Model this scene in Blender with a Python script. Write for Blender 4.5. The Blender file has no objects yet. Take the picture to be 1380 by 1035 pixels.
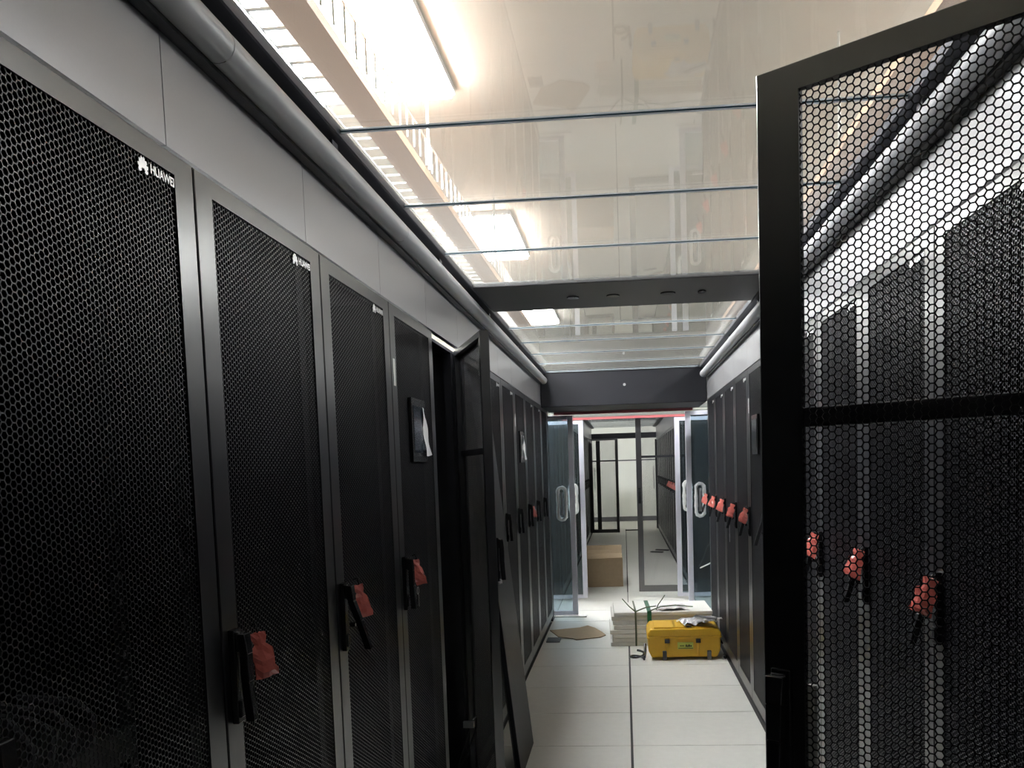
import bpy, bmesh, math, random
from mathutils import Vector, Matrix
random.seed(7)
PI = math.pi
scene = bpy.context.scene
C = scene.collection

# ------------------------------------------------------------------ camera
FPX, CX, CY = 1153.93, 754.216, 712.021
YAW, PITCH, ROLL, CAMH = -.0773, -.0732, -.0318, 1.477
cam_d = bpy.data.cameras.new('camera')
cam_d.sensor_fit = 'HORIZONTAL'; cam_d.sensor_width = 36.0
cam_d.lens = FPX / 1380 * 36.0
cam_d.shift_x = (690 - CX) / 1380
cam_d.shift_y = (CY - 517.5) / 1380
cam_d.clip_start = .02; cam_d.clip_end = 200
cam = bpy.data.objects.new('camera', cam_d); C.objects.link(cam)
fwd = Vector((math.sin(YAW) * math.cos(PITCH), math.cos(YAW) * math.cos(PITCH), math.sin(PITCH)))
rgt = Vector((math.cos(YAW), -math.sin(YAW), 0)); upv = rgt.cross(fwd)
r2 = math.cos(ROLL) * rgt + math.sin(ROLL) * upv
u2 = -math.sin(ROLL) * rgt + math.cos(ROLL) * upv
cam.matrix_world = Matrix(((r2.x, u2.x, -fwd.x, 0), (r2.y, u2.y, -fwd.y, 0), (r2.z, u2.z, -fwd.z, CAMH), (0, 0, 0, 1)))
scene.camera = cam

# ------------------------------------------------------------------ world, exposure
w = bpy.data.worlds.new('world'); scene.world = w; w.use_nodes = True
w.node_tree.nodes['Background'].inputs[0].default_value = (.8, .85, .9, 1)
w.node_tree.nodes['Background'].inputs[1].default_value = .05
LAMP = 58.0                      # radiance of the ceiling panels
scene.view_settings.view_transform = 'Standard'
scene.view_settings.look = 'None'
scene.view_settings.gamma = 1.0
scene.view_settings.use_curve_mapping = False
scene.view_settings.exposure = 0.65
scene.cycles.max_bounces = 10
scene.cycles.transparent_max_bounces = 24
scene.cycles.caustics_reflective = False
scene.cycles.caustics_refractive = False
scene.cycles.sample_clamp_indirect = 6

# ------------------------------------------------------------------ helpers
def mat(name, col, rough=.5, metal=0., noise=0., nscale=40., bump=0., spec=.5, emit=None, alpha=None, coat=0., ior=None):
    m = bpy.data.materials.new(name); m.use_nodes = True
    nt = m.node_tree; b = nt.nodes['Principled BSDF']
    b.inputs['Base Color'].default_value = (*col, 1)
    b.inputs['Roughness'].default_value = rough
    b.inputs['Metallic'].default_value = metal
    b.inputs['Specular IOR Level'].default_value = spec
    if ior: b.inputs['IOR'].default_value = ior
    if coat: b.inputs['Coat Weight'].default_value = coat
    if noise or bump:
        tc = nt.nodes.new('ShaderNodeTexCoord'); n = nt.nodes.new('ShaderNodeTexNoise')
        n.inputs['Scale'].default_value = nscale; n.inputs['Detail'].default_value = 6
        nt.links.new(tc.outputs['Object'], n.inputs['Vector'])
        if noise:
            mx = nt.nodes.new('ShaderNodeMix'); mx.data_type = 'RGBA'
            mx.inputs['A'].default_value = (*[c * (1 - noise) for c in col], 1)
            mx.inputs['B'].default_value = (*[min(1, c * (1 + noise)) for c in col], 1)
            nt.links.new(n.outputs['Fac'], mx.inputs['Factor'])
            nt.links.new(mx.outputs['Result'], b.inputs['Base Color'])
        if bump:
            bp = nt.nodes.new('ShaderNodeBump'); bp.inputs['Strength'].default_value = bump
            bp.inputs['Distance'].default_value = .002
            nt.links.new(n.outputs['Fac'], bp.inputs['Height'])
            nt.links.new(bp.outputs['Normal'], b.inputs['Normal'])
    if emit is not None:
        b.inputs['Emission Color'].default_value = (*emit[0], 1)
        b.inputs['Emission Strength'].default_value = emit[1]
    if alpha is not None: b.inputs['Alpha'].default_value = alpha
    return m

def glass_mat(name, tint, haze, hazecol=(.85, .85, .8), refl=.9):
    m = bpy.data.materials.new(name); m.use_nodes = True
    nt = m.node_tree; nt.nodes.clear()
    out = nt.nodes.new('ShaderNodeOutputMaterial')
    tr = nt.nodes.new('ShaderNodeBsdfTransparent'); tr.inputs[0].default_value = (*tint, 1)
    gl = nt.nodes.new('ShaderNodeBsdfGlossy'); gl.inputs['Roughness'].default_value = .01
    gl.inputs[0].default_value = (refl, refl, refl, 1)
    ge = nt.nodes.new('ShaderNodeNewGeometry'); dt = nt.nodes.new('ShaderNodeVectorMath'); dt.operation = 'DOT_PRODUCT'
    nt.links.new(ge.outputs['Normal'], dt.inputs[0]); nt.links.new(ge.outputs['Incoming'], dt.inputs[1])
    def mth(op, a, b=None):
        n_ = nt.nodes.new('ShaderNodeMath'); n_.operation = op
        for i_, q_ in enumerate((a, b)):
            if q_ is None: continue
            if isinstance(q_, (int, float)): n_.inputs[i_].default_value = q_
            else: nt.links.new(q_, n_.inputs[i_])
        return n_.outputs[0]
    c_ = mth('SUBTRACT', 1.0, mth('ABSOLUTE', dt.outputs['Value']))
    fac = mth('ADD', mth('MULTIPLY', mth('POWER', c_, 5.0), .94), .04)      # Schlick reflectance, the same from both faces
    m1 = nt.nodes.new('ShaderNodeMixShader')
    nt.links.new(fac, m1.inputs[0]); nt.links.new(tr.outputs[0], m1.inputs[1]); nt.links.new(gl.outputs[0], m1.inputs[2])
    tl = nt.nodes.new('ShaderNodeBsdfTranslucent'); tl.inputs[0].default_value = (*hazecol, 1)
    df = nt.nodes.new('ShaderNodeBsdfDiffuse'); df.inputs[0].default_value = (*hazecol, 1)
    m0 = nt.nodes.new('ShaderNodeMixShader'); m0.inputs[0].default_value = .5
    nt.links.new(tl.outputs[0], m0.inputs[1]); nt.links.new(df.outputs[0], m0.inputs[2])
    m2 = nt.nodes.new('ShaderNodeMixShader'); m2.inputs[0].default_value = haze
    nt.links.new(m1.outputs[0], m2.inputs[1]); nt.links.new(m0.outputs[0], m2.inputs[2])
    nt.links.new(m2.outputs[0], out.inputs[0])
    return m

M = {}
M['rack'] = mat('rack_black_paint', (.008, .008, .011), .28, .0, noise=.04, nscale=300, ior=2.1)
M['mesh'] = mat('perforated_steel', (.022, .022, .027), .38, .0, ior=1.48)
M['inner'] = mat('rack_interior', (.022, .022, .030), .6, 0)
M['plastic'] = mat('black_plastic', (.018, .018, .02), .24)
M['rail'] = mat('dark_rail', (.06, .06, .075), .45, .6)
M['beam'] = mat('beam_paint', (.055, .055, .06), .45, 0)
M['fascia'] = mat('fascia_paint', (.36, .36, .38), .36, .5, noise=.03, nscale=200, ior=2.0)
M['header'] = mat('header_paint', (.014, .0145, .019), .45, 0, noise=.03, ior=1.35)
M['tube'] = mat('tube_grey', (.60, .61, .65), .35, .15)
M['white'] = mat('white_paint', (.85, .85, .84), .5)
M['logo'] = mat('logo_white', (.95, .95, .97), .35, .6)
M['ceil'] = mat('ceiling_board', (.82, .75, .65), .8, noise=.02, nscale=3)
M['wall'] = mat('wall_paint', (.84, .86, .82), .7, noise=.02, nscale=2)
M['tile'] = mat('raised_floor_tile', (.86, .86, .82), .42, noise=.05, nscale=22, bump=.02)
M['joint'] = mat('floor_joint', (.05, .05, .05), .7)
M['lamp'] = mat('lamp_diffuser', (.9, .9, .9), .5, emit=((.975, .99, 1.0), LAMP))
M['lampframe'] = mat('lamp_frame', (.8, .8, .8), .4)
M['roofglass'] = glass_mat('skylight_glass', (.97, .975, .965), .045, refl=.75)
M['doorglass'] = glass_mat('door_glass', (.62, .70, .74), .02)
def trans_mat(name, col):
    m = bpy.data.materials.new(name); m.use_nodes = True; nt = m.node_tree; nt.nodes.clear()
    o = nt.nodes.new('ShaderNodeOutputMaterial'); t = nt.nodes.new('ShaderNodeBsdfTranslucent'); d = nt.nodes.new('ShaderNodeBsdfDiffuse')
    t.inputs[0].default_value = (*col, 1); d.inputs[0].default_value = (*col, 1)
    x = nt.nodes.new('ShaderNodeMixShader'); x.inputs[0].default_value = .5
    nt.links.new(t.outputs[0], x.inputs[1]); nt.links.new(d.outputs[0], x.inputs[2]); nt.links.new(x.outputs[0], o.inputs[0])
    return m
M['teal'] = trans_mat('glass_edge_teal', (.03, .10, .15))
M['edgewhite'] = trans_mat('glass_edge_white', (.86, .90, .95))
M['alu'] = mat('aluminium', (.80, .81, .92), .3, .35)
M['red'] = mat('red_bag_film', (.58, .14, .12), .22, coat=.7, noise=.3, nscale=60)
M['greytrack'] = mat('track_grey', (.16, .17, .16), .5)
M['redstrip'] = mat('red_strip', (.42, .11, .12), .4)
M['orange'] = mat('orange_tray', (.88, .58, .40), .5)
M['wire'] = mat('zinc_wire', (.85, .85, .82), .35, .3)
M['card'] = mat('cardboard', (.46, .35, .23), .8, noise=.1, nscale=30)
M['carddk'] = mat('cardboard_edge', (.16, .11, .06), .8)
M['yellow'] = mat('yellow_plastic', (.78, .46, .03), .38, noise=.04, nscale=50, bump=.05)
M['greyplastic'] = mat('grey_plastic', (.10, .10, .10), .5)
M['board'] = mat('white_foam_board', (.86, .85, .81), .7, noise=.05, nscale=12)
M['green'] = mat('green_strap', (.015, .12, .055), .45)
M['olive'] = mat('olive_strap', (.10, .13, .07), .5)
M['paper'] = mat('printed_paper', (.72, .70, .70), .5, noise=.18, nscale=25)
M['film'] = mat('plastic_film', (.66, .66, .68), .25, noise=.1)
M['wrap'] = mat('bubble_wrap', (.78, .80, .82), .2, noise=.2, nscale=120, bump=.6, coat=.6)
M['labelyellow'] = mat('case_label', (.62, .68, .12), .5)
M['screen'] = mat('display_glass', (.02, .025, .035), .12, spec=.6)
M['silver'] = mat('silver_metal', (.65, .65, .66), .3, .9)
M['vent'] = mat('floor_socket', (.13, .13, .14), .6)
M['device'] = mat('device_grey', (.07, .07, .075), .5)
M['cablelt'] = mat('cable_light', (.10, .105, .12), .5)

class MB:
    def __init__(s): s.v = []; s.f = []; s.mi = []
    def box(s, x0, x1, y0, y1, z0, z1, mi=0):
        n = len(s.v)
        s.v += [(x0, y0, z0), (x1, y0, z0), (x1, y1, z0), (x0, y1, z0), (x0, y0, z1), (x1, y0, z1), (x1, y1, z1), (x0, y1, z1)]
        for q in ((0, 3, 2, 1), (4, 5, 6, 7), (0, 1, 5, 4), (1, 2, 6, 5), (2, 3, 7, 6), (3, 0, 4, 7)):
            s.f.append(tuple(n + i for i in q)); s.mi.append(mi)
        return s
    def poly(s, pts, mi=0):
        n = len(s.v); s.v += [tuple(p) for p in pts]; s.f.append(tuple(range(n, n + len(pts)))); s.mi.append(mi); return s
    def prism(s, pts2, axis, a, b, mi=0):
        # pts2: outline in the two other axes, counter-clockwise
        def P(p, t):
            return {'x': (t, p[0], p[1]), 'y': (p[0], t, p[1]), 'z': (p[0], p[1], t)}[axis]
        n = len(s.v); k = len(pts2)
        s.v += [P(p, a) for p in pts2] + [P(p, b) for p in pts2]
        s.f.append(tuple(n + i for i in reversed(range(k)))); s.mi.append(mi)
        s.f.append(tuple(n + k + i for i in range(k))); s.mi.append(mi)
        for i in range(k):
            j = (i + 1) % k
            s.f.append((n + i, n + j, n + k + j, n + k + i)); s.mi.append(mi)
        return s
    def tube(s, pts, r, seg=8, mi=0, closed=False):
        pts = [Vector(p) for p in pts]; n0 = len(s.v); N = len(pts)
        rr = r if isinstance(r, (list, tuple)) else [r] * N
        ref = None
        for i, p in enumerate(pts):
            if closed: t = pts[(i + 1) % N] - pts[i - 1]
            else: t = pts[min(i + 1, N - 1)] - pts[max(i - 1, 0)]
            t.normalize()
            if ref is None:
                ref = Vector((0, 0, 1)) if abs(t.z) < .9 else Vector((1, 0, 0))
            a = t.cross(ref).normalized(); b = a.cross(t).normalized(); ref = b
            for k in range(seg):
                an = 2 * PI * k / seg
                q = p + a * math.cos(an) * rr[i] + b * math.sin(an) * rr[i]
                s.v.append(tuple(q))
        for i in range(N if closed else N - 1):
            for k in range(seg):
                i2 = (i + 1) % N; k2 = (k + 1) % seg
                s.f.append((n0 + i * seg + k, n0 + i * seg + k2, n0 + i2 * seg + k2, n0 + i2 * seg + k)); s.mi.append(mi)
        if not closed:
            s.f.append(tuple(n0 + k for k in reversed(range(seg)))); s.mi.append(mi)
            s.f.append(tuple(n0 + (N - 1) * seg + k for k in range(seg))); s.mi.append(mi)
        return s
    def mesh(s, name, mats, bevel=0., bseg=2, smooth=False, fix=True):
        me = bpy.data.meshes.new(name); me.from_pydata(s.v, [], s.f)
        for m in (mats if isinstance(mats, (list, tuple)) else [mats]): me.materials.append(m)
        me.polygons.foreach_set('material_index', s.mi)
        if bevel or fix:
            bm = bmesh.new(); bm.from_mesh(me)
            if fix: bmesh.ops.recalc_face_normals(bm, faces=bm.faces)
            if bevel:
                es = [e for e in bm.edges if len(e.link_faces) == 2 and e.calc_face_angle(0) > .5]
                bmesh.ops.bevel(bm, geom=es, offset=bevel, segments=bseg, affect='EDGES', profile=.5, clamp_overlap=True)
            bm.to_mesh(me); bm.free()
        if smooth == 'quads': me.polygons.foreach_set('use_smooth', [len(p.vertices) == 4 for p in me.polygons])
        elif smooth: me.polygons.foreach_set('use_smooth', [True] * len(me.polygons))
        me.update(); return me

def link(name, me, parent=None, loc=(0, 0, 0), rot=(0, 0, 0)):
    o = bpy.data.objects.new(name, me); C.objects.link(o)
    o.location = loc; o.rotation_euler = rot
    if parent: o.parent = parent
    return o
def tag(o, label=None, cat=None, group=None, kind=None):
    if label: o['label'] = label
    if cat: o['category'] = cat
    if group: o['group'] = group
    if kind: o['kind'] = kind
    return o
def empty(name, loc=(0, 0, 0), rotz=0): return link(name, None, None, loc, (0, 0, rotz))

# ------------------------------------------------------------------ layout numbers
XL, XR = -.711, .724            # door faces of the two rows
ZG, ZC = 2.29, 3.2              # skylight underside, room ceiling
RW, RH, RD = .6, 2.0, 1.1       # rack width, height, depth
YL0, YR0 = 1.433, 2.071         # rack seams of the left and right row
YEND = 8.21
WX = 4.2                        # room half width
WY0, WY1 = -2.6, 22.0

# ------------------------------------------------------------------ room shell
fl = tag(link('floor', MB().box(-WX, WX, WY0, WY1, -.05, -.006).mesh('floor', M['joint'])), 'pale raised access floor of large tiles with dark joints', kind='structure')
TW = .72
tiles = {}
def tile(x0, x1, y0, y1):
    key = (round(x1 - x0, 3), round(y1 - y0, 3)); g = .0036
    if key not in tiles:
        a, b = key
        tiles[key] = MB().box(g, a - g, g, b - g, -.006, 0).mesh('tile', M['tile'], bevel=.0012, bseg=1)
    return link('tile', tiles[key], fl, (x0, y0, 0))
Y0T = 4.4094 - 9 * .6
for k in range(34):
    y = Y0T + .6 * k
    if y < 7.9 or y > 9.3:
        tile(.003 - TW - .003, .0005, y, y + .6); tile(.0055, .003 + TW + .006, y, y + .6)
    else:
        for c in range(-4, 4): tile(.003 + TW * c, .003 + TW * (c + 1), y, y + .6)
fs = MB()
fs.box(-WX, -1.82, WY0, WY1, -.005, -.001).box(1.84, WX, WY0, WY1, -.005, -.001).box(-1.82, 1.84, WY0, Y0T, -.005, -.001).box(-1.82, 1.84, 19.4, WY1, -.005, -.001)
link('floor_surface', fs.mesh('floor_surface', M['tile']), fl)
tag(link('ceiling', MB().box(-WX, WX, WY0, WY1, ZC, ZC + .05).mesh('ceiling', M['ceil'])), 'plain cream room ceiling above the glass aisle roof', kind='structure')
tag(link('wall_left', MB().box(-WX - .1, -WX, WY0, WY1, 0, ZC).mesh('wall', M['wall'])), 'pale room wall beyond the left rack row', kind='structure')
tag(link('wall_right', MB().box(WX, WX + .1, WY0, WY1, 0, ZC).mesh('wall', M['wall'])), 'pale room wall beyond the right rack row', kind='structure')
tag(link('wall_near', MB().box(-WX, WX, WY0 - .1, WY0, 0, ZC).mesh('wall', M['wall'])), 'pale room wall behind the viewer', kind='structure')
wf = tag(link('wall_far', MB().box(-WX, WX, WY1, WY1 + .1, 0, ZC).mesh('wall', M['wall'])), 'pale green grey wall closing the far end of the room', kind='structure')
link('wall_joint', MB().box(-WX, WX, WY1 - .006, WY1, 1.54, 1.57).mesh('wall_joint', M['vent']), wf)
tag(link('baseboard_far', MB().box(-WX, WX, WY1 - .02, WY1, 0, .12).mesh('baseboard', M['vent'])), 'dark skirting along the far wall', kind='structure')

# ------------------------------------------------------------------ ceiling lamps
lamp_d = MB().box(-.185, .185, -.575, .575, -.05, 0).mesh('diffuser', M['lamp'])
lf = MB()
for a in ((-.2, -.185, -.59, .59), (.185, .2, -.59, .59), (-.185, .185, -.59, -.575), (-.185, .185, .575, .59)): lf.box(*a, -.03, 0)
lamp_f = lf.mesh('lamp_frame', M['lampframe'])
def lamp(x, y, label, group=None):
    e = empty('ceiling_lamp', (x, y, ZC)); tag(e, label, 'ceiling lamp', group)
    link('diffuser', lamp_d, e); link('lamp_frame', lamp_f, e)
PY = [3.39, 6.45, 9.7, 12.9, 16.1]
nm = ['nearest, large at the top of the photo', 'second, above the third skylight pane', 'third, beyond the dark crossbeam', 'above the far aisle, first of three', 'above the far aisle, second of three', 'above the far aisle, third of three']
for y, n in list(zip(PY, nm))[:3]: lamp(-.92, y, 'bright white rectangular lamp over left cable tray, ' + n)
for y, n in zip(PY, nm):
    lamp(-1.46 if y < 4 else -1.9, y, 'bright white lamp beyond the left skylight rail, ' + n)
    if 9 < y < 10: continue
    lamp(3.2, y, 'added fill lamp near the right room wall, ' + n); lamp(-3.2, y, 'added fill lamp near the left room wall, ' + n)  # outer rows are unseen fill lamps, added to raise the room's bounced light
    lamp(2.0, y, 'bright white lamp over the right rack row, ' + n)

# ------------------------------------------------------------------ rack parts (shared meshes)
DW, DT = .594, .036            # door width, thickness
DZ0, DZ1 = .055, 1.998
SW, TOPR, BOTR = .060, .034, .07
def build_frame():
    b = MB()
    y0, y1 = -DW, 0
    # hinge frame: local origin at hinge, door runs to -y, outer face at x=0
    b.prism([(y0, DZ0), (y1, DZ0), (y1, DZ1), (y0, DZ1)], 'x', -.0001, 0)
    b = MB()
    oy = [(y0, DZ0), (y1, DZ0), (y1, DZ1), (y0, DZ1)]
    iy = [(y0 + SW, DZ0 + BOTR), (y1 - SW, DZ0 + BOTR), (y1 - SW, DZ1 - TOPR), (y0 + SW, DZ1 - TOPR)]
    ch = .0018
    oc = [(y0 + ch, DZ0 + ch), (y1 - ch, DZ0 + ch), (y1 - ch, DZ1 - ch), (y0 + ch, DZ1 - ch)]
    def ring(A, xa, B, xb):
        for i in range(4):
            j = (i + 1) % 4
            b.poly([(xa, *A[i]), (xa, *A[j]), (xb, *B[j]), (xb, *B[i])])
    ring(iy, -.012, iy, 0); ring(iy, 0, oc, 0); ring(oc, 0, oy, -ch); ring(oy, -ch, oy, -DT)
    by = [(y0 + .022, DZ0 + .022), (y1 - .022, DZ0 + .022), (y1 - .022, DZ1 - .022), (y0 + .022, DZ1 - .022)]
    ring(oy, -DT, by, -DT); ring(by, -DT, by, -.014); ring(by, -.014, iy, -.012)
    return b.mesh('door_frame', M['rack'])
FRAME = build_frame()

def build_hex():
    p, web, t = .0103, .0017, .0012
    cw = p * math.sqrt(3) / 2; R = p / math.sqrt(3)
    y0, y1 = -DW + SW - .004, -SW + .004
    z0, z1 = DZ0 + BOTR - .004, DZ1 - TOPR + .004
    nc = int((y1 - y0) / cw) + 1; nr = int((z1 - z0) / p) + 1
    ri = R * (1 - web / p)
    hexd = [(math.cos(PI / 3 * k), math.sin(PI / 3 * k)) for k in range(6)]
    idx = {}; v = []; f = []
    def vert(y, z, x, key):
        k = (key, round(y * 1e5), round(z * 1e5))
        if k not in idx: idx[k] = len(v); v.append((x, y, z))
        return idx[k]
    for c in range(nc):
        cy = y0 + c * cw
        for r in range(nr):
            cz = z0 + (r + (.5 if c % 2 else 0)) * p
            of = [vert(cy + R * a, cz + R * b_, -.003, 0) for a, b_ in hexd]
            ob = [vert(cy + R * a, cz + R * b_, -.003 - t, 1) for a, b_ in hexd]
            n = len(v)
            for a, b_ in hexd: v.append((-.003, cy + ri * a, cz + ri * b_))
            for a, b_ in hexd: v.append((-.003 - t, cy + ri * a, cz + ri * b_))
            for i in range(6):
                j = (i + 1) % 6
                f.append((of[i], of[j], n + j, n + i))
                f.append((n + i, n + j, n + 6 + j, n + 6 + i))
                f.append((n + 6 + i, n + 6 + j, ob[j], ob[i]))
    me = bpy.data.meshes.new('mesh_panel'); me.from_pydata(v, [], f); me.materials.append(M['mesh']); me.update()
    return me
HEX = build_hex()
CROSSBAR = MB().box(-.026, -.008, -DW + SW - .02, -SW + .02, 1.530, 1.556).mesh('crossbar', M['inner'], bevel=.003)

def build_handle(open_):
    b = MB()
    b.box(0, .012, -.014, .014, -.085, .085)
    b.box(.012, .020, -.010, .010, .045, .080)
    b.box(.006, .016, -.009, .009, -.075, -.045)
    # lever: tapered bar pivoting at the top
    dx = .042 if open_ else .008
    pts = [(.022, 0, .078), (.026, 0, .04), (.022 + dx * .5, 0, -.01), (.022 + dx, 0, -.082)]
    for i in range(3):
        a, c = pts[i], pts[i + 1]; wa, wc = .013 - .0015 * i, .013 - .0015 * (i + 1); th = .008
        n = len(b.v)
        for (q, ww) in ((a, wa), (c, wc)):
            b.v += [(q[0] - th, -ww, q[2]), (q[0] + th, -ww, q[2]), (q[0] + th, ww, q[2]), (q[0] - th, ww, q[2])]
        for q in ((0, 1, 5, 4), (1, 2, 6, 5), (2, 3, 7, 6), (3, 0, 4, 7), (0, 3, 2, 1), (4, 5, 6, 7)):
            b.f.append(tuple(n + i2 for i2 in q)); b.mi.append(0)
    b.tube([(.02, -.004, -.02), (.034, -.004, -.02)], .006, 10, mi=1)
    return b.mesh('handle', [M['plastic'], M['silver']], bevel=.002, bseg=2)
HANDLE_C, HANDLE_O = build_handle(False), build_handle(True)

def build_logo():
    cu = bpy.data.curves.new('t', 'FONT'); cu.body = 'HUAWEI'; cu.size = .0195; cu.extrude = .0006; cu.align_x = 'LEFT'
    cu.offset = .0004; cu.space_character = .95
    o = bpy.data.objects.new('t', cu); C.objects.link(o)
    bpy.context.view_layer.update()
    me0 = bpy.data.meshes.new_from_object(o.evaluated_get(bpy.context.evaluated_depsgraph_get()))
    bpy.data.objects.remove(o); bpy.data.curves.remove(cu)
    xs = [v.co.x for v in me0.vertices]; wdt = max(xs)
    v = []; f = []
    sc = .070 / wdt
    for q in me0.vertices: v.append((q.co.z + .0012, q.co.x * sc + .034, q.co.y + .002))
    for pg in me0.polygons: f.append(tuple(pg.vertices))
    # fan of eight petals
    angs = [-75, -48, -26, -8, 8, 26, 48, 75]
    lens = [.010, .014, .017, .019, .019, .017, .014, .010]
    for a, L in zip(angs, lens):
        n = len(v); an = math.radians(a * 1.15); d = (math.sin(an), math.cos(an)); pq = (d[1], -d[0])
        o0 = .0035; wd = .0032
        prof = [(o0, 0), (o0 + L * .45, wd), (o0 + L * .8, wd * .95), (o0 + L, 0), (o0 + L * .8, -wd * .95), (o0 + L * .45, -wd)]
        for xx in (.0006, .0018):
            for (l, wv) in prof: v.append((xx, .014 + d[0] * l + pq[0] * wv, -.002 + d[1] * l + pq[1] * wv))
        f.append(tuple(n + 6 + i for i in range(6)))
        for i in range(6): f.append((n + i, n + (i + 1) % 6, n + 6 + (i + 1) % 6, n + 6 + i))
    me = bpy.data.meshes.new('logo'); me.from_pydata(v, [], f); me.materials.append(M['logo']); me.update()
    bpy.data.meshes.remove(me0)
    return me
LOGO = build_logo()

def build_body():
    b = MB(); t = .012; x0, x1 = -RD, -.04
    b.box(x0, x1, 0.001, t, .06, RH); b.box(x0, x1, RW - t, RW - .001, .06, RH)
    b.box(x0, x1, t, RW - t, RH - t, RH); b.box(x0, x1, t, RW - t, .06, .06 + t)
    b.box(x0, x0 + t, t, RW - t, .06, RH)
    b.box(-.075, -.041, t, .05, .06 + t, RH - t); b.box(-.075, -.041, RW - .05, RW - t, .06 + t, RH - t)
    b.box(x0, -.02, .001, RW - .001, 0, .06)
    return b.mesh('cabinet_body', M['inner'])
BODY = build_body()
def build_rails():
    b = MB()
    for y in (.058, RW - .058):
        b.box(-.16, -.145, y - .022, y + .022, .08, 1.97)
        for k in range(42):
            z = .11 + k * .04445
            b.box(-.1445, -.143, y - .005, y + .005, z, z + .010, 1)
    return b.mesh('mounting_rail', [M['inner'], M['vent']])
RAILS = build_rails()

def build_screen():
    b = MB()
    b.box(0, .012, .0, .20, 0, .215); b.box(.012, .014, .018, .182, .03, .19, 1)
    return b.mesh('display', [M['plastic'], M['screen']], bevel=.002)
SCREEN = build_screen()
def build_screenfilm():
    v = []; f = []; n = 14
    for i in range(n + 1):
        t = i / n; z = .19 - .165 * t
        off = .016 + .012 * max(0, t - .3) ** 2
        wd = .022 * (1 + .5 * t)
        for k in range(5):
            s = k / 4
            v.append((off + .010 * s * s * (.2 + t) + .003 * math.sin(9 * t + k), .135 + wd * s + .012 * t, z - .006 * math.sin(3 * s)))
    for i in range(n):
        for k in range(4):
            a = i * 5 + k; f.append((a, a + 1, a + 6, a + 5))
    me = bpy.data.meshes.new('screen_film'); me.from_pydata(v, [], f); me.materials.append(M['film'])
    me.polygons.foreach_set('use_smooth', [True] * len(f)); me.update()
    return me
FILM = build_screenfilm()
LABEL = MB().box(0, .0012, -.011, .011, -.042, .042).mesh('label_strip', M['white'])

def rack(loc, right, label, group=None, angle=0., handle='c', logo=True, screen=False, film=False, cat='server rack', rails=False, shift=0.):
    e = empty('server_rack', loc, PI if right else 0); tag(e, label, cat, group)
    link('cabinet_body', BODY, e)
    if rails: link('mounting_rail', RAILS, e)
    d = link('door', FRAME, e, (shift, RW - .003 + shift * .55, -.2 * shift), (0, 0, angle))
    link('mesh_panel', HEX, d)
    if angle: link('crossbar', CROSSBAR, d)
    if handle: link('handle', HANDLE_C if handle == 'c' else HANDLE_O, d, (0, -DW + (.030 if right and angle > .5 else .033), 1.118))
    if logo: link('logo', LOGO, d, (-.001, -.168, 1.941))
    if right and angle > .5 and loc[1] < 3:
        link('edge_strip', MB().box(-.020, -.010, -DW + .058, -DW + .069, .15, 1.18).mesh('edge_strip', M['white']), d)['label'] = 'thin white strip behind the mesh'  # plain white strip along the free edge of the mesh
    if screen:
        s = link('display', SCREEN, d, (-.002, -.40, 1.505))
        if film:
            fo = link('screen_film', FILM, d, (-.002, -.40, 1.505)); fo['label'] = 'peeling clear film on the display'
        l = link('label_strip', LABEL, d, (0, -DW + .030, 1.785)); l['label'] = 'white paper strip'
    return e

ordn = ['first', 'second', 'third', 'fourth', 'fifth', 'sixth', 'seventh', 'eighth', 'ninth', 'tenth', 'eleventh', 'twelfth', 'thirteenth', 'fourteenth', 'fifteenth', 'sixteenth']
# left row
leftlab = {
 -4: 'black mesh-door server rack beside the viewer, left row, last before the added end door',
 -3: 'black mesh-door server rack beside the viewer, left row, second before the added end door',
 -2: 'black mesh-door server rack at the photo\'s left border, behind the nearest visible one',
 -1: 'large black mesh-door server rack at the far left, cables and a grey unit inside',
 0: 'second black mesh-door rack from the left, closed handle holding a red bag',
 1: 'third black mesh-door rack from the left, lever pulled out beside a red bag',
 2: 'near black rack of the left row with wall display and white label strip',
 3: 'open black rack in left row, door ajar showing dark empty interior',
 4: 'black rack of the left row behind the leaning panel'}
for k in range(-4, 11):
    y = YL0 + RW * k
    lab = leftlab.get(k, '%s black mesh-door rack beyond the open one, left row' % ordn[k - 4] if k > 4 else None)
    if k == 7: lab = 'far black rack of the left row with small display and white strip'
    rack((XL, y, 0), False, lab, 'server racks of the left row', angle=math.radians(20.8) if k == 3 else 0,
         handle='o' if k in (1,) else 'c', logo=k not in (2, 3, 7, 10), screen=k in (2, 7), film=k in (2, 7), rails=k in (-1, 3))
# right row
for k in range(-5, 9):
    y = YR0 + RW * k
    if k == -2: lab = 'black rack at right edge with its mesh door swung wide open'
    elif k == 4: lab = 'black rack of the right row carrying a white label strip'
    elif k < -2: lab = 'black mesh-door rack at right, %s on the viewer\'s side of the open door' % ordn[-3 - k]
    else: lab = '%s black mesh-door rack past the wide open door, right row' % ordn[k + 1]
    rack((XR, y + RW, 0), True, lab, 'server racks of the right row', angle=math.radians(53) if k == -2 else 0,
         handle='c' if k == -2 else 'o', logo=k not in (4,), screen=(k == 4), rails=(k == -2), shift=.062 if k == -2 else 0)
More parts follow.
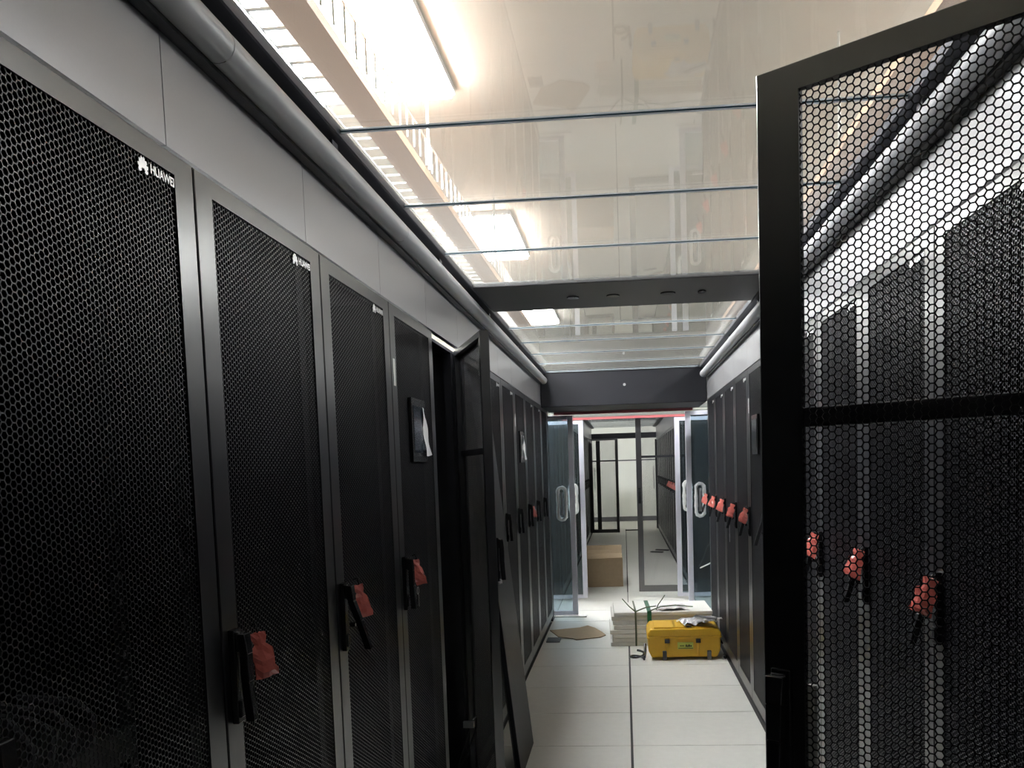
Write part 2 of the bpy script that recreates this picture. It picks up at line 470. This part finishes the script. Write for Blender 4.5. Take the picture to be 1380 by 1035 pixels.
# end fillers that close the rows
b = MB().box(XL - RD, XL - .004, YL0 + RW * 11 + .002, YEND, 0, RH)
tag(link('end_panel', b.mesh('end_panel', M['header'], bevel=.003)), 'narrow dark panel closing the far end of the left rack row', 'panel')
b = MB().box(XR + .16, XR + RD, YR0 + RW * 9 + .002, YEND, 0, RH)
b.box(XR + .02, XR + .05, YR0 + RW * 9 + .003, YR0 + RW * 9 + .05, 0, RH).box(XR + .05, XR + .2, YR0 + RW * 9 + .003, YR0 + RW * 9 + .02, 0, RH)
tag(link('end_panel', b.mesh('end_panel', M['header'], bevel=.003)), 'recessed dark panel closing the far end of the right rack row', 'panel')

ed = empty('added_end_door', (0, -1.0, 0)); tag(ed, 'added black double door, unseen behind the viewer, keeping reflections dark', 'door')  # unseen, added so the racks and open door reflect a dark aisle end
for x0, x1 in ((XL, 0), (.003, XR)):
    link('door_leaf', MB().box(x0 + .002, x1 - .002, -.04, 0, 0, 2.26).mesh('leaf', M['inner'], bevel=.003), ed)
    link('pull_bar', MB().tube([((x0 + x1) / 2, .04, .9), ((x0 + x1) / 2, .04, 1.3)], .012, 8).mesh('bar', M['plastic']), ed)

# ------------------------------------------------------------------ red key bags
def bag_mesh(seed):
    rnd = random.Random(seed); v = []; f = []; nu, nv = 5, 9
    H = .082
    for side in (0, 1):
        for j in range(nv):
            t = j / (nv - 1)
            wd = .014 + .013 * min(1, t * 2.2) + .003 * math.sin(t * 7 + seed)
            if t < .22: wd = .018
            if .2 < t < .32: wd = .013
            for i in range(nu):
                s = i / (nu - 1) * 2 - 1
                th = .006 * (1 - s * s) * (.3 + t) * (1 if t < .95 else .2)
                x = (th if side == 0 else -th) + rnd.uniform(-.0022, .0022) + .012 * t
                v.append((x, s * wd + rnd.uniform(-.0012, .0012) + .010 * t, -H * t + rnd.uniform(-.0015, .0015)))
    o = nu * nv
    for j in range(nv - 1):
        for i in range(nu - 1):
            a = j * nu + i
            f.append((a, a + nu, a + nu + 1, a + 1)); f.append((o + a, o + a + 1, o + a + nu + 1, o + a + nu))
    for j in range(nv - 1):
        a = j * nu; f.append((a, o + a, o + a + nu, a + nu)); a += nu - 1; f.append((a, a + nu, o + a + nu, o + a))
    for i in range(nu - 1):
        f.append((i, i + 1, o + i + 1, o + i)); a = (nv - 1) * nu + i; f.append((a, o + a, o + a + 1, a + 1))
    me = bpy.data.meshes.new('bag'); me.from_pydata(v, [], f); me.materials.append(M['red']); me.update()
    return me
BAGS = [bag_mesh(i) for i in range(4)]
TIE = MB().tube([(-.014, 0, .012), (-.006, .003, .016), (.002, 0, .006), (0, 0, -.004)], .0016, 6).mesh('tie', M['plastic'])
def bag(y, right, label, i, dz=0., x=.03, group=None):
    e = empty('key_bag', (XR - x if right else XL + x, y, 1.192 + dz), PI + .85 if right else -.4)
    tag(e, label, 'bag', group or 'red key bags on rack handles')
    if right: e.rotation_euler.x = -.38
    link('bag_film', BAGS[i % 4], e); link('tie', TIE, e)
# left: y of handle + offset towards the far side
bag(YL0 + .076, False, 'crumpled red plastic bag on the second left rack\'s handle', 0, -.004)
bag(YL0 + .6 + .080, False, 'crumpled red plastic bag on the third left rack\'s pulled-out lever', 1)
bag(YL0 + 1.2 + .085, False, 'small red plastic bag on the display rack\'s handle, keys below it', 2, -.004)
bag(YL0 + 4.8 + .09, False, 'tiny red plastic bag on a far left-row handle', 3, -.01)
rb = {-1: 'largest red bag at right, seen through the open mesh door', 0: 'middle red bag of three seen through the open mesh door', 1: 'smallest red bag of three seen through the open mesh door',
      4: 'red bag right beside the open door\'s black stile', 5: 'second red bag from the black stile, far right row', 6: 'third red bag from the black stile, far right row',
      7: 'fourth red bag from the black stile, far right row', 8: 'farthest red bag of the right row, near the glass door'}
for i, (k, lab) in enumerate(rb.items()):
    bag(YR0 + RW * (k + 1) - .036 - .028, True, lab, i, -.002 * i % .008, x=.030)

# keys hanging under the display rack's bag
e = empty('key_bunch', (XL + .03, YL0 + 1.2 + .095, 1.085)); tag(e, 'small bunch of keys hanging below the red bag', 'keys')
link('key_ring', MB().tube([(0, .012 * math.cos(a), .012 * math.sin(a)) for a in [PI * 2 * i / 12 for i in range(12)]], .0012, 6, closed=True).mesh('ring', M['silver']), e)
for j in range(3):
    kb = MB().box(-.001, .001, -.006, .006, -.03, -.014).box(-.001, .001, -.0025, .0025, -.055, -.03)
    link('key', kb.mesh('key', M['silver'] if j == 1 else M['plastic'], bevel=.0008, bseg=1), e, (.002 * j, 0, 0), (.35 * (j - 1) + .2, 0, .3 * j))
for (y, lab) in ((YR0 + RW * 6 - .04, 'tiny bright key hanging from a far right rack handle'),):
    kb = MB().box(-.0015, .0015, -.006, .006, -.025, 0).box(-.0015, .0015, -.003, .003, -.055, -.025).tube([(0, 0, -.002), (0, .002, .06), (0, 0, .10)], .0015, 6)
    tag(link('key', kb.mesh('key', M['silver']), None, (XR - .05, y, 1.0)), lab, 'key')

# ------------------------------------------------------------------ aisle canopy
def canopy(name, label, y0, y1, gstart, n, beams, xl, xr):
    e = empty(name, (0, y0, 0)); tag(e, label, 'canopy')
    def part(nm, mb, m, bevel=.002):
        o = link(nm, mb.mesh(nm, m, bevel=bevel, bseg=1), e, (0, -y0, 0)); return o
    part('side_rail', MB().box(xl - .04, xl + .058, y0, y1, 2.272, 2.302), M['rail'], .003)
    part('side_rail', MB().box(xr - .062, xr + .04, y0, y1, 2.272, 2.302), M['rail'], .003)
    for (x, s, ph) in ((xl, -1, 1.35), (xr, 1, 2.073)):
        ys = [y0] + [ph + .6 * k for k in range(-6, 40) if y0 + .05 < ph + .6 * k < y1 - .05] + [y1]
        for a, c in zip(ys[:-1], ys[1:]):
            bx = MB().box(min(x, x + s * .02), max(x, x + s * .02), a + .0012, c - .0012, RH + .003, 2.27)
            part('fascia_panel', bx, M['fascia'], 0)
    for k in range(n + 1):
        y = gstart + .6 * k
        if any(b0 - .01 < y < b1 + .01 for b0, b1 in beams): continue
        sp = MB().box(xl + .02, xr - .02, y - .002, y + .002, 2.2822, 2.2850, 0).box(xl + .02, xr - .02, y - .0018, y + .0018, 2.2850, 2.2885, 1).box(xl + .02, xr - .02, y - .002, y + .002, 2.2885, 2.2925, 0)
        part('joint_strip', sp, [M['edgewhite'], M['teal']], 0)
    for k in range(n):
        a = gstart + .6 * k
        if any(b0 - .05 < a + .3 < b1 + .05 for b0, b1 in beams): continue
        part('glass_pane', MB().box(xl + .05, xr - .05, a + .0021, a + .5979, 2.288, 2.296), M['roofglass'], 0)
    return e, part
ca, part = canopy('aisle_canopy', 'dark aisle canopy with clear glass roof panes over the near aisle', -1.0, 8.2, -.9379, 14, [(3.862, 4.474)], XL, XR)
part('crossbeam', MB().box(XL + .02, XR - .02, 3.862, 4.474, 2.280, 2.302), M['beam'], .003)
for (x, wx) in ((-.224, .030), (-.032, .032), (.229, .036), (.389, .020)):
    o = part('sensor_slot', MB().prism([(x + wx * math.cos(a), 4.17 + .032 * math.sin(a)) for a in [2 * PI * i / 16 for i in range(16)]], 'z', 2.274, 2.281), M['plastic'], .001)
part('header', MB().box(XL + .004, XR - .004, 7.47, 8.20, 1.985, 2.302), M['header'], .004)
part('header_sensor', MB().prism([(.02 + .012 * math.cos(a), 2.155 + .012 * math.sin(a)) for a in [2 * PI * i / 12 for i in range(12)]], 'y', 7.462, 7.472), M['silver'], 0)

# light tubes under the canopy rails (unlit)
def light_tube(x, z, y0, y1, label):
    e = empty('light_tube', (x, y0, z)); tag(e, label, 'light tube')
    s = 1 if x > 0 else -1
    n = max(1, round((y1 - y0) / 1.25)); L = (y1 - y0) / n
    for k in range(n):
        pts = [(.030 * math.cos(a), .030 * math.sin(a)) for a in [2 * PI * i / 20 for i in range(20)]]
        tb = MB(); ya, yb = k * L + .001, (k + 1) * L - .001
        tb.v = [(p[0], ya, p[1]) for p in pts] + [(p[0], yb, p[1]) for p in pts]
        tb.f = [(i, (i + 1) % 20, 20 + (i + 1) % 20, 20 + i) for i in range(20)]; tb.mi = [0] * 20
        link('tube_segment', tb.mesh('tube', M['tube'], smooth=True), e)
        link('bracket', MB().box(-.004 if s < 0 else -.004, .004, k * L + L / 2 - .02, k * L + L / 2 + .02, .02, .055).mesh('bracket', M['rail']), e)
    link('back_channel', MB().box(min(s * .012, s * .034), max(s * .012, s * .034), 0, y1 - y0, -.036, .0).mesh('channel', M['plastic']), e)
    for yy in (0, y1 - y0):
        pts = [(.032 * math.cos(a), .032 * math.sin(a)) for a in [2 * PI * i / 20 for i in range(20)]]
        link('end_cap', MB().prism(pts, 'y', yy - .012, yy + .012).mesh('cap', M['tube'], bevel=.003), e)
light_tube(XL + .036, 2.213, -.9, 7.42, 'long unlit grey light tube along the left fascia')
light_tube(XR - .036, 2.213, -.9, 7.36, 'long unlit grey light tube along the right fascia')

# ------------------------------------------------------------------ cable trays above the racks
def trough(x, y0, y1, z, label, rungs):
    e = empty('cable_tray', (x, y0, z)); tag(e, label, 'cable tray')
    L = y1 - y0
    link('trough', MB().box(-.055, .055, 0, L, 0, .004).box(-.055, -.051, 0, L, .004, .035).box(.051, .055, 0, L, .004, .035).mesh('trough', M['orange']), e)
    if rungs:
        n = int(L / .105); rm = MB().box(-.125, -.056, -.005, .005, 0, .006).mesh('rung', M['wire'])
        sm = MB().box(-.003, .003, -.004, .004, -.0, .11).mesh('side_wire', M['wire'])
        for k in range(n):
            link('rung', rm, e, (0, .05 + k * .105, 0))
        for k in range(n):
            link('side_wire', sm, e, (.085, .05 + k * .105, 0))
        link('side_bar', MB().box(.082, .088, 0, L, .11, .116).mesh('bar', M['wire']), e)
        link('side_bar', MB().box(-.128, -.122, 0, L, .0, .006).mesh('bar', M['wire']), e)
    hm = MB().tube([(0, 0, .0), (0, 0, ZC - z)], .006, 8).mesh('hanger', M['wire'])
    for k in range(3):
        link('hanger', hm, e, (-.07 if not rungs else .085, 2.3 + k * 1.9, 0))
trough(-.878, -.5, 8.1, 2.75, 'orange cable tray with white rungs above the left racks', True)
trough(.985, -.5, 8.1, 2.75, 'plain orange cable tray above the right racks', False)

# ------------------------------------------------------------------ leaning panel, loose cable, inner devices
lp = empty('leaning_panel', (-.52, 3.93, 0)); tag(lp, 'tall black sheet panel leaning against the left racks', 'panel')
ang = math.atan2(.168, 1.76)
sh = link('sheet', MB().box(-.022, 0, 0, .52, 0, 1.79).mesh('sheet', M['header'], bevel=.003), lp, (0, 0, .003), (0, -ang, 0))
link('edge_fold', MB().box(-.03, -.022, .01, .03, .02, 1.77).box(-.03, -.022, .49, .51, .02, 1.77).mesh('fold', M['rack']), sh)
link('latch', MB().box(0, .02, .03, .06, .93, .95).box(.012, .02, -.02, .05, .935, .945).mesh('latch', M['silver'], bevel=.002), sh)
cb = MB().tube([(XL - .06, 3.52, .12), (XL + .0, 3.52, .30), (XL + .03, 3.55, .40), (XL + .04, 3.62, .40), (XL + .03, 3.67, .34), (XL - .02, 3.68, .2), (XL - .1, 3.66, .1)], .004, 8)
cb.box(XL + .005, XL + .05, 3.50, 3.52, .385, .41, 1)
tag(link('loose_cable', cb.mesh('cable', [M['plastic'], M['silver']])), 'short loose cable loop with metal plug hanging in the open rack', 'cable')
dev = empty('network_switch', (XL - .13, YL0 - RW + .06, .94)); tag(dev, 'grey network unit mounted inside the leftmost rack behind its mesh', 'network unit')
link('case', MB().box(-.5, 0, 0, .48, 0, .12).mesh('case', M['device'], bevel=.004), dev)
for k in range(12): link('port', MB().box(0, .003, .03 + k * .036, .055 + k * .036, .045, .07).mesh('port', M['plastic']), dev)
for k in range(7):
    y = YL0 - RW + .10 + k * .045
    rc = random.Random(40 + k); q = lambda a: rc.uniform(-a, a)
    cbm = MB().tube([(XL - .135, y, 1.062), (XL - .10, y + q(.004), 1.085), (XL - .095, y + .006 + q(.006), 1.12 + q(.01)), (XL - .13, y + .012 + q(.006), 1.15 + q(.012)), (XL - .22, y + .014, 1.15)], .006, 6)
    tag(link('patch_cable', cbm.mesh('cable', M['cablelt'])), '%s pale patch cable from the left inside the leftmost rack' % ordn[k], 'cable', 'patch cables inside the leftmost rack')

# ------------------------------------------------------------------ sliding glass doors
def stadium(h, wd, n=40):
    pts = []
    r = wd / 2; s = h / 2 - r
    for i in range(10): a = PI * i / 9; pts.append((r * math.cos(a), s + r * math.sin(a)))
    for i in range(1, 8): pts.append((-r, s - 2 * s * i / 8))
    for i in range(10): a = PI + PI * i / 9; pts.append((r * math.cos(a), -s + r * math.sin(a)))
    for i in range(1, 8): pts.append((r, -s + 2 * s * i / 8))
    return pts
def sliding(y, xin, side, label, hand=True, gl=None):
    # leaf whose inner stile edge is at xin, extending outwards (side = -1 left, +1 right)
    e = empty('sliding_door', (xin, y, 0)); tag(e, label, 'sliding door')
    def bx(a, c, y0, y1, z0, z1): return MB().box(min(a * side, c * side), max(a * side, c * side), y0, y1, z0, z1)
    link('glass', bx(.05, .70, -.005, .005, .05, 1.93).mesh('glass', gl or M['doorglass']), e)
    link('stile', bx(0, .052, -.02, .02, .02, 1.955).mesh('stile', M['alu'], bevel=.003), e)
    link('stile', bx(.70, .75, -.02, .02, .02, 1.955).mesh('stile', M['alu'], bevel=.003), e)
    link('rail', bx(.052, .70, -.018, .018, .02, .06).mesh('rail', M['alu'], bevel=.003), e)
    link('rail', bx(.052, .70, -.018, .018, 1.915, 1.955).mesh('rail', M['alu'], bevel=.003), e)
    if hand:
        rnd = random.Random(int(y * 10) + side)
        pts = stadium(.31, .075)
        rr = [.017 + rnd.uniform(-.003, .004) for _ in pts]
        w_ = MB().tube([(side * .125 + p[0], -.045, 1.11 + p[1]) for p in pts], rr, 8, closed=True)
        link('wrapped_handle', w_.mesh('wrap', M['wrap'], smooth=True), e)['label'] = 'handle wrapped in white bubble wrap'
        b_ = MB().tube([(side * .125, -.045, 1.0), (side * .125, -.045, 1.22)], .012, 10)
        b_.tube([(side * .125, -.045, 1.02), (side * .125, -.004, 1.02)], .008, 8).tube([(side * .125, -.045, 1.20), (side * .125, -.004, 1.20)], .008, 8)
        link('handle_bar', b_.mesh('bar', M['silver']), e)
sliding(8.27, -.482, -1, 'left leaf of the near glass sliding door, handle in bubble wrap')
sliding(8.27, .588, 1, 'right leaf of the near glass sliding door, handle in bubble wrap')
sliding(9.30, -.432, -1, 'left leaf of the second glass sliding door, past the cross passage')
sliding(9.30, .545, 1, 'right leaf of the second glass sliding door, past the cross passage')
def track(y, label):
    e = empty('door_track', (0, y, 0)); tag(e, label, 'door track')
    link('track_profile', MB().box(-1.3, 1.3, -.03, .03, 1.985, 2.03).mesh('track', M['greytrack'], bevel=.003), e)
    link('red_strip', MB().box(-.66, .66, -.034, -.026, 1.958, 1.984).mesh('strip', M['redstrip']), e)
track(8.27, 'pale overhead door track with red strip above the near glass door')
track(9.30, 'pale overhead door track with red strip above the second glass door')
for s, a, c in ((-1, -.71, -.40), (1, .56, .80)):
    tag(link('door_threshold', MB().box(a, c, 8.22, 8.31, 0, .012).mesh('threshold', M['white'], bevel=.003)), 'white floor guide under the %s leaf of the near glass door' % ('left' if s < 0 else 'right'), 'threshold')

# ------------------------------------------------------------------ second module beyond the cross passage
Y2 = 9.42
for k in range(16):
    rack((XL, Y2 + .6 * k, 0), False, 'black mesh-door rack in the left row of the far aisle' if k != 13 else 'far-aisle rack at left with its mesh door standing fully open',
         'left racks of the far aisle' if k != 13 else None, angle=math.radians(84) if k == 13 else 0, handle='c', logo=k < 4)
for k in range(16):
    rack((XR, Y2 + .6 * k + RW, 0), True, 'black mesh-door rack in the right row of the far aisle' if k != 0 else 'first far-aisle rack at right, black-framed mesh door standing fully open',
         'right racks of the far aisle' if k != 0 else None, angle=math.radians(87) if k == 0 else 0, handle='c', logo=k < 4)
for k in range(1, 6):
    bag(Y2 + .6 * k + RW - .05, True, 'tiny red bag on a right-row handle in the far aisle', k, 0, .055, 'red bags of the far aisle')
ca2, part2 = canopy('aisle_canopy', 'dark canopy with glass roof panes over the far aisle', 9.40, 19.3, 9.5, 16, [], XL, XR)
part2('header', MB().box(XL + .004, XR - .004, 9.40, 9.46, 2.03, 2.302), M['header'], .004)
part2('header', MB().box(XL + .004, XR - .004, 19.1, 19.3, 2.03, 2.15), M['header'], .004)
for x, lab in ((-.58, 'left black door post at the far end of the far aisle'), (.74, 'right black door post at the far end of the far aisle')):
    e = empty('glass_door_post', (x, 19.35, 0)); tag(e, lab, 'door post')
    link('post', MB().box(-.045, .045, -.03, .03, 0, 2.0).mesh('post', M['plastic'], bevel=.003), e)
    link('pull_bar', MB().tube([(-.09, -.05, .9), (-.09, -.05, 1.4)], .012, 8).box(-.09, -.04, -.05, -.02, .95, .97).box(-.09, -.04, -.05, -.02, 1.33, 1.35).mesh('bar', M['silver']), e)
# cardboard box in the far aisle
cbx = empty('cardboard_box', (-.286, 10.26, 0), .02); tag(cbx, 'brown cardboard box with folded top flaps standing in the far aisle', 'box')
link('carton', MB().box(-.238, .238, 0, .40, 0, .345).mesh('carton', M['card'], bevel=.003, bseg=1), cbx)
link('flap', MB().box(-.236, .02, -.006, .2, .346, .352).mesh('flap', M['card']), cbx, (0, 0, 0), (math.radians(7), 0, 0))
link('flap', MB().box(-.10, .234, -.002, .21, .353, .359).mesh('flap', M['card']), cbx, (0, .0, 0), (math.radians(10), math.radians(-1), 0))
link('flap', MB().box(-.236, .236, .2, .40, .346, .352).mesh('flap', M['card']), cbx, (0, 0, 0.0), (math.radians(2), 0, 0))
link('flap', MB().box(-.236, .236, 0, .006, 0, .13).mesh('flap', M['card']), cbx, (0, .394, .345), (math.radians(-24), 0, 0))
link('flap', MB().box(-.236, .10, 0, .006, 0, .09).mesh('flap', M['card']), cbx, (0, .30, .356), (math.radians(-50), 0, 0))
for i, (x, y, rz, L) in enumerate(((.50, 14.1, -.5, .22), (.60, 14.4, -.6, .24), (.14, 18.9, .1, .30))):
    tag(link('packing_strip', MB().box(-L / 2, L / 2, -.03, .03, 0, .02).mesh('strip', M['plastic'], bevel=.004), None, (x, y, 0), (0, 0, rz)),
        ['short black strip lying on the far aisle floor', 'longer black strip on the far aisle floor by the right racks', 'dark flat strip on the floor near the far wall'][i], 'strip')

# ------------------------------------------------------------------ things on the near floor
# loose cardboard sheet
pts = [(-.702, 7.56), (-.44, 7.66), (-.37, 7.74), (-.30, 7.62), (-.23, 7.42), (-.195, 7.30), (-.24, 7.21), (-.44, 7.12), (-.47, 7.16), (-.60, 7.25)]
sb = MB(); n = len(pts)
hz = [.008, .010, .012, .012, .012, .010, .010, .010, .012, .010]
for i, p in enumerate(pts): sb.v.append((p[0], p[1], hz[i] - .006))
for i, p in enumerate(pts): sb.v.append((p[0], p[1], hz[i]))
sb.f.append(tuple(reversed(range(n)))); sb.f.append(tuple(range(n, 2 * n))); sb.mi += [0, 0]
for i in range(n): sb.f.append((i, (i + 1) % n, n + (i + 1) % n, n + i)); sb.mi.append(1)
tag(link('cardboard_sheet', sb.mesh('sheet', [M['card'], M['carddk']])), 'torn flat cardboard sheet lying on the floor by the left racks', 'cardboard')
fb = MB().box(-.69, -.575, 7.05, 7.22, 0, .012).box(-.675, -.59, 7.07, 7.20, .012, .015, 1)
tag(link('floor_socket', fb.mesh('socket', [M['vent'], M['greyplastic']], bevel=.002)), 'small dark grey socket plate on floor below the cardboard sheet', 'floor socket')

# stack of foam boards
st = empty('board_stack', (-.13, 6.86, 0), .03); tag(st, 'stack of white foam boards tied with green straps behind the yellow case', 'stack')
z = .0
for k in range(8):
    h = .036 + random.uniform(-.003, .004); ox = random.uniform(-.022, .022); oy = random.uniform(-.012, .012)
    link('board', MB().box(ox, .80 + ox * .5, oy, .52 + oy, z, z + h - .002).mesh('board', M['board'], bevel=.006), st); z += h
ZT = z
def strap(x, m, wd=.012):
    pr = [(-.012, 0.004), (-.016, ZT * .5), (-.012, ZT + .003), (.2, ZT + .008), (.535, ZT + .003)]
    b_ = MB()
    for (a, c) in zip(pr[:-1], pr[1:]):
        nrm = Vector((0, -(c[1] - a[1]), c[0] - a[0])).normalized() * .003
        p = [Vector((x - wd, a[0], a[1])), Vector((x + wd, a[0], a[1])), Vector((x + wd, c[0], c[1])), Vector((x - wd, c[0], c[1]))]
        q = [v_ + nrm for v_ in p]; n_ = len(b_.v)
        b_.v += [tuple(v_) for v_ in p + q]
        for f_ in ((0, 3, 2, 1), (4, 5, 6, 7), (0, 1, 5, 4), (1, 2, 6, 5), (2, 3, 7, 6), (3, 0, 4, 7)): b_.f.append(tuple(n_ + i for i in f_)); b_.mi.append(0)
    return link('strap', b_.mesh('strap', m), st)
strap(.19, M['olive'], .007); strap(.30, M['green'], .017)
tl_ = MB().tube([(.19, -.012, ZT + .004), (.14, -.02, ZT + .05), (.085, -.03, ZT + .115)], [.006, .005, .004], 6)
tl_.tube([(.19, -.012, ZT + .006), (.28, .04, ZT + .03), (.36, .10, ZT + .028)], .005, 6)
link('strap_tail', tl_.mesh('tail', M['olive']), st)
tl_ = MB().tube([(.36, .05, ZT + .006), (.375, .03, ZT + .05), (.41, .02, ZT + .10), (.43, .02, ZT + .13)], .004, 6)
link('strap_tail', tl_.mesh('tail', M['olive']), st)
tl_ = MB().tube([(.30, -.006, ZT + .006), (.40, .06, ZT + .03), (.52, .10, ZT + .032), (.66, .08, ZT + .02)], .005, 6)
link('strap_tail', tl_.mesh('tail', M['olive']), st)

# yellow tool case
cs = empty('tool_case', (.140, 6.34, 0), .0); tag(cs, 'yellow hard plastic tool case with black latches on the floor', 'case')
W_, D_ = .545, .36
bo = MB()
bo.prism([(.03, .02), (W_ - .03, .02), (W_ - .006, .07), (W_ - .004, .175), (.004, .175), (.006, .07)], 'y', .012, D_ - .012)
link('case_body', bo.mesh('body', M['yellow'], bevel=.012, bseg=3), cs)
li = MB().prism([(0, .178), (W_, .178), (W_, .205), (W_ - .025, .238), (.025, .238), (0, .205)], 'y', 0, D_)
lid = link('lid', li.mesh('lid', M['yellow'], bevel=.010, bseg=3), cs)
for x in (.05, W_ / 2 - .08, W_ - .21): link('lid_rib', MB().box(x, x + .16, .03, D_ - .03, .236, .246).mesh('rib', M['yellow'], bevel=.004), lid)
link('rim', MB().box(-.003, W_ + .003, -.004, D_ + .004, .168, .180).mesh('rim', M['yellow'], bevel=.003), cs)
for x in (.145, .375):
    link('rib', MB().box(x - .008, x + .008, .002, .02, .03, .16).mesh('rib', M['yellow'], bevel=.004), cs)
    link('latch', MB().box(x - .018, x + .018, -.012, .006, .132, .162).mesh('latch', M['plastic'], bevel=.003), cs)
for x in (.125, .455):
    link('foot', MB().box(x - .015, x + .015, -.006, .03, 0, .072).mesh('foot', M['greyplastic'], bevel=.004), cs)
    link('foot', MB().box(x - .015, x + .015, D_ - .03, D_ + .006, 0, .072).mesh('foot', M['greyplastic'], bevel=.004), cs)
lb = MB().box(.222, .338, .006, .0125, .085, .135)
lo = link('case_label', lb.mesh('label', M['labelyellow']), cs)
lm = MB().box(.228, .336, .004, .0061, .088, .092)
for (a, c, z0, z1) in ((.282, .290, .100, .118), (.293, .299, .098, .114), (.302, .312, .100, .118), (.315, .326, .102, .112)): lm.box(a, c, .004, .0061, z0, z1)
for k in range(3): lm.box(.240 + k * .011, .247 + k * .011, .0045, .0061, .105, .113)
link('label_print', lm.mesh('print', M['plastic']), lo)
link('carry_handle', MB().tube([(W_ + .002, .1, .12), (W_ + .018, .12, .10), (W_ + .018, .24, .10), (W_ + .002, .26, .12)], .008, 8).mesh('handle', M['plastic']), cs)
# strap coil at its left
ccm = MB()
pts = []
for i in range(26):
    a = 2 * PI * i / 20
    pts.append((.060 + .052 * math.cos(a), 6.34 + .07 * math.sin(a), .012 + .0022 * i))
ccm.tube(pts, .009, 6)
ccm.tube([(.115, 6.36, .02), (.122, 6.42, .06), (.124, 6.47, .10)], .010, 6)
tag(link('carry_strap', ccm.mesh('strap', M['plastic'], smooth=True)), 'black carrying strap coiled on the floor left of the yellow case', 'strap')
cc2 = MB().tube([(.715, 6.46, .012), (.722, 6.40, .016), (.712, 6.34, .012), (.70, 6.31, .03)], .008, 6)
tag(link('strap_end', cc2.mesh('strap', M['plastic'], smooth=True)), 'black strap end between the yellow case and the right racks', 'strap')

# papers and plastic bags lying on the case
def crumple(name, x0, y0, z0, sx, sy, amp, seed, m, rz, label, cat):
    rnd = random.Random(seed); v = []; f = []; nx, ny = 9, 7
    hs = [[rnd.uniform(0, amp) for _ in range(ny)] for _ in range(nx)]
    for side in (0, 1):
        for i in range(nx):
            for j in range(ny):
                v.append(((i / (nx - 1) - .5) * sx + rnd.uniform(-.004, .004), (j / (ny - 1) - .5) * sy + rnd.uniform(-.004, .004), hs[i][j] + (0 if side else .0015)))
    o = nx * ny
    for i in range(nx - 1):
        for j in range(ny - 1):
            a = i * ny + j
            f.append((a, a + ny, a + ny + 1, a + 1)); f.append((o + a, o + a + 1, o + a + ny + 1, o + a + ny))
    for i in range(nx - 1):
        a = i * ny; f.append((a, o + a, o + a + ny, a + ny)); a += ny - 1; f.append((a, a + ny, o + a + ny, o + a))
    for j in range(ny - 1):
        f.append((j, j + 1, o + j + 1, o + j)); a = (nx - 1) * ny + j; f.append((a, o + a, o + a + 1, a + 1))
    me = bpy.data.meshes.new(name); me.from_pydata(v, [], f); me.materials.append(m); me.update()
    return tag(link(name, me, None, (x0, y0, z0), (0, 0, rz)), label, cat)
crumple('plastic_bag', .50, 6.50, .248, .22, .24, .035, 3, M['film'], .2, 'crumpled clear grey plastic bag on the yellow case', 'plastic bag')
crumple('printed_leaflet', .60, 6.42, .285, .16, .16, .022, 5, M['paper'], -.5, 'pale printed leaflet on the right end of the yellow case', 'leaflet')
ds = MB().box(-.09, .09, -.018, .018, 0, .012)
tag(link('cable_tie_bundle', ds.mesh('bundle', M['greyplastic'], bevel=.005), None, (.575, 6.375, .310), (.05, .05, -.55)), 'dark slim bundle lying across the papers on the yellow case', 'bundle')
tag(link('black_clip', MB().box(-.02, .02, -.012, .012, 0, .012).mesh('clip', M['plastic'], bevel=.003), None, (.45, 6.36, .247)), 'small black clip at the yellow case lid edge', 'clip')
crumple('pink_wrapper', .36, 7.0, ZT + .004, .24, .20, .02, 9, M['paper'], .1, 'pinkish wrapper sheet on the white board stack', 'wrapper')

# white cable draped by the right glass door
wc = MB().tube([(.70, 8.20, .46), (.76, 8.0, .52), (.82, 7.75, .60), (.86, 7.6, .62)], .006, 6)
tag(link('white_cable', wc.mesh('cable', M['white'])), 'thin white cable slung across the right glass door recess', 'cable')
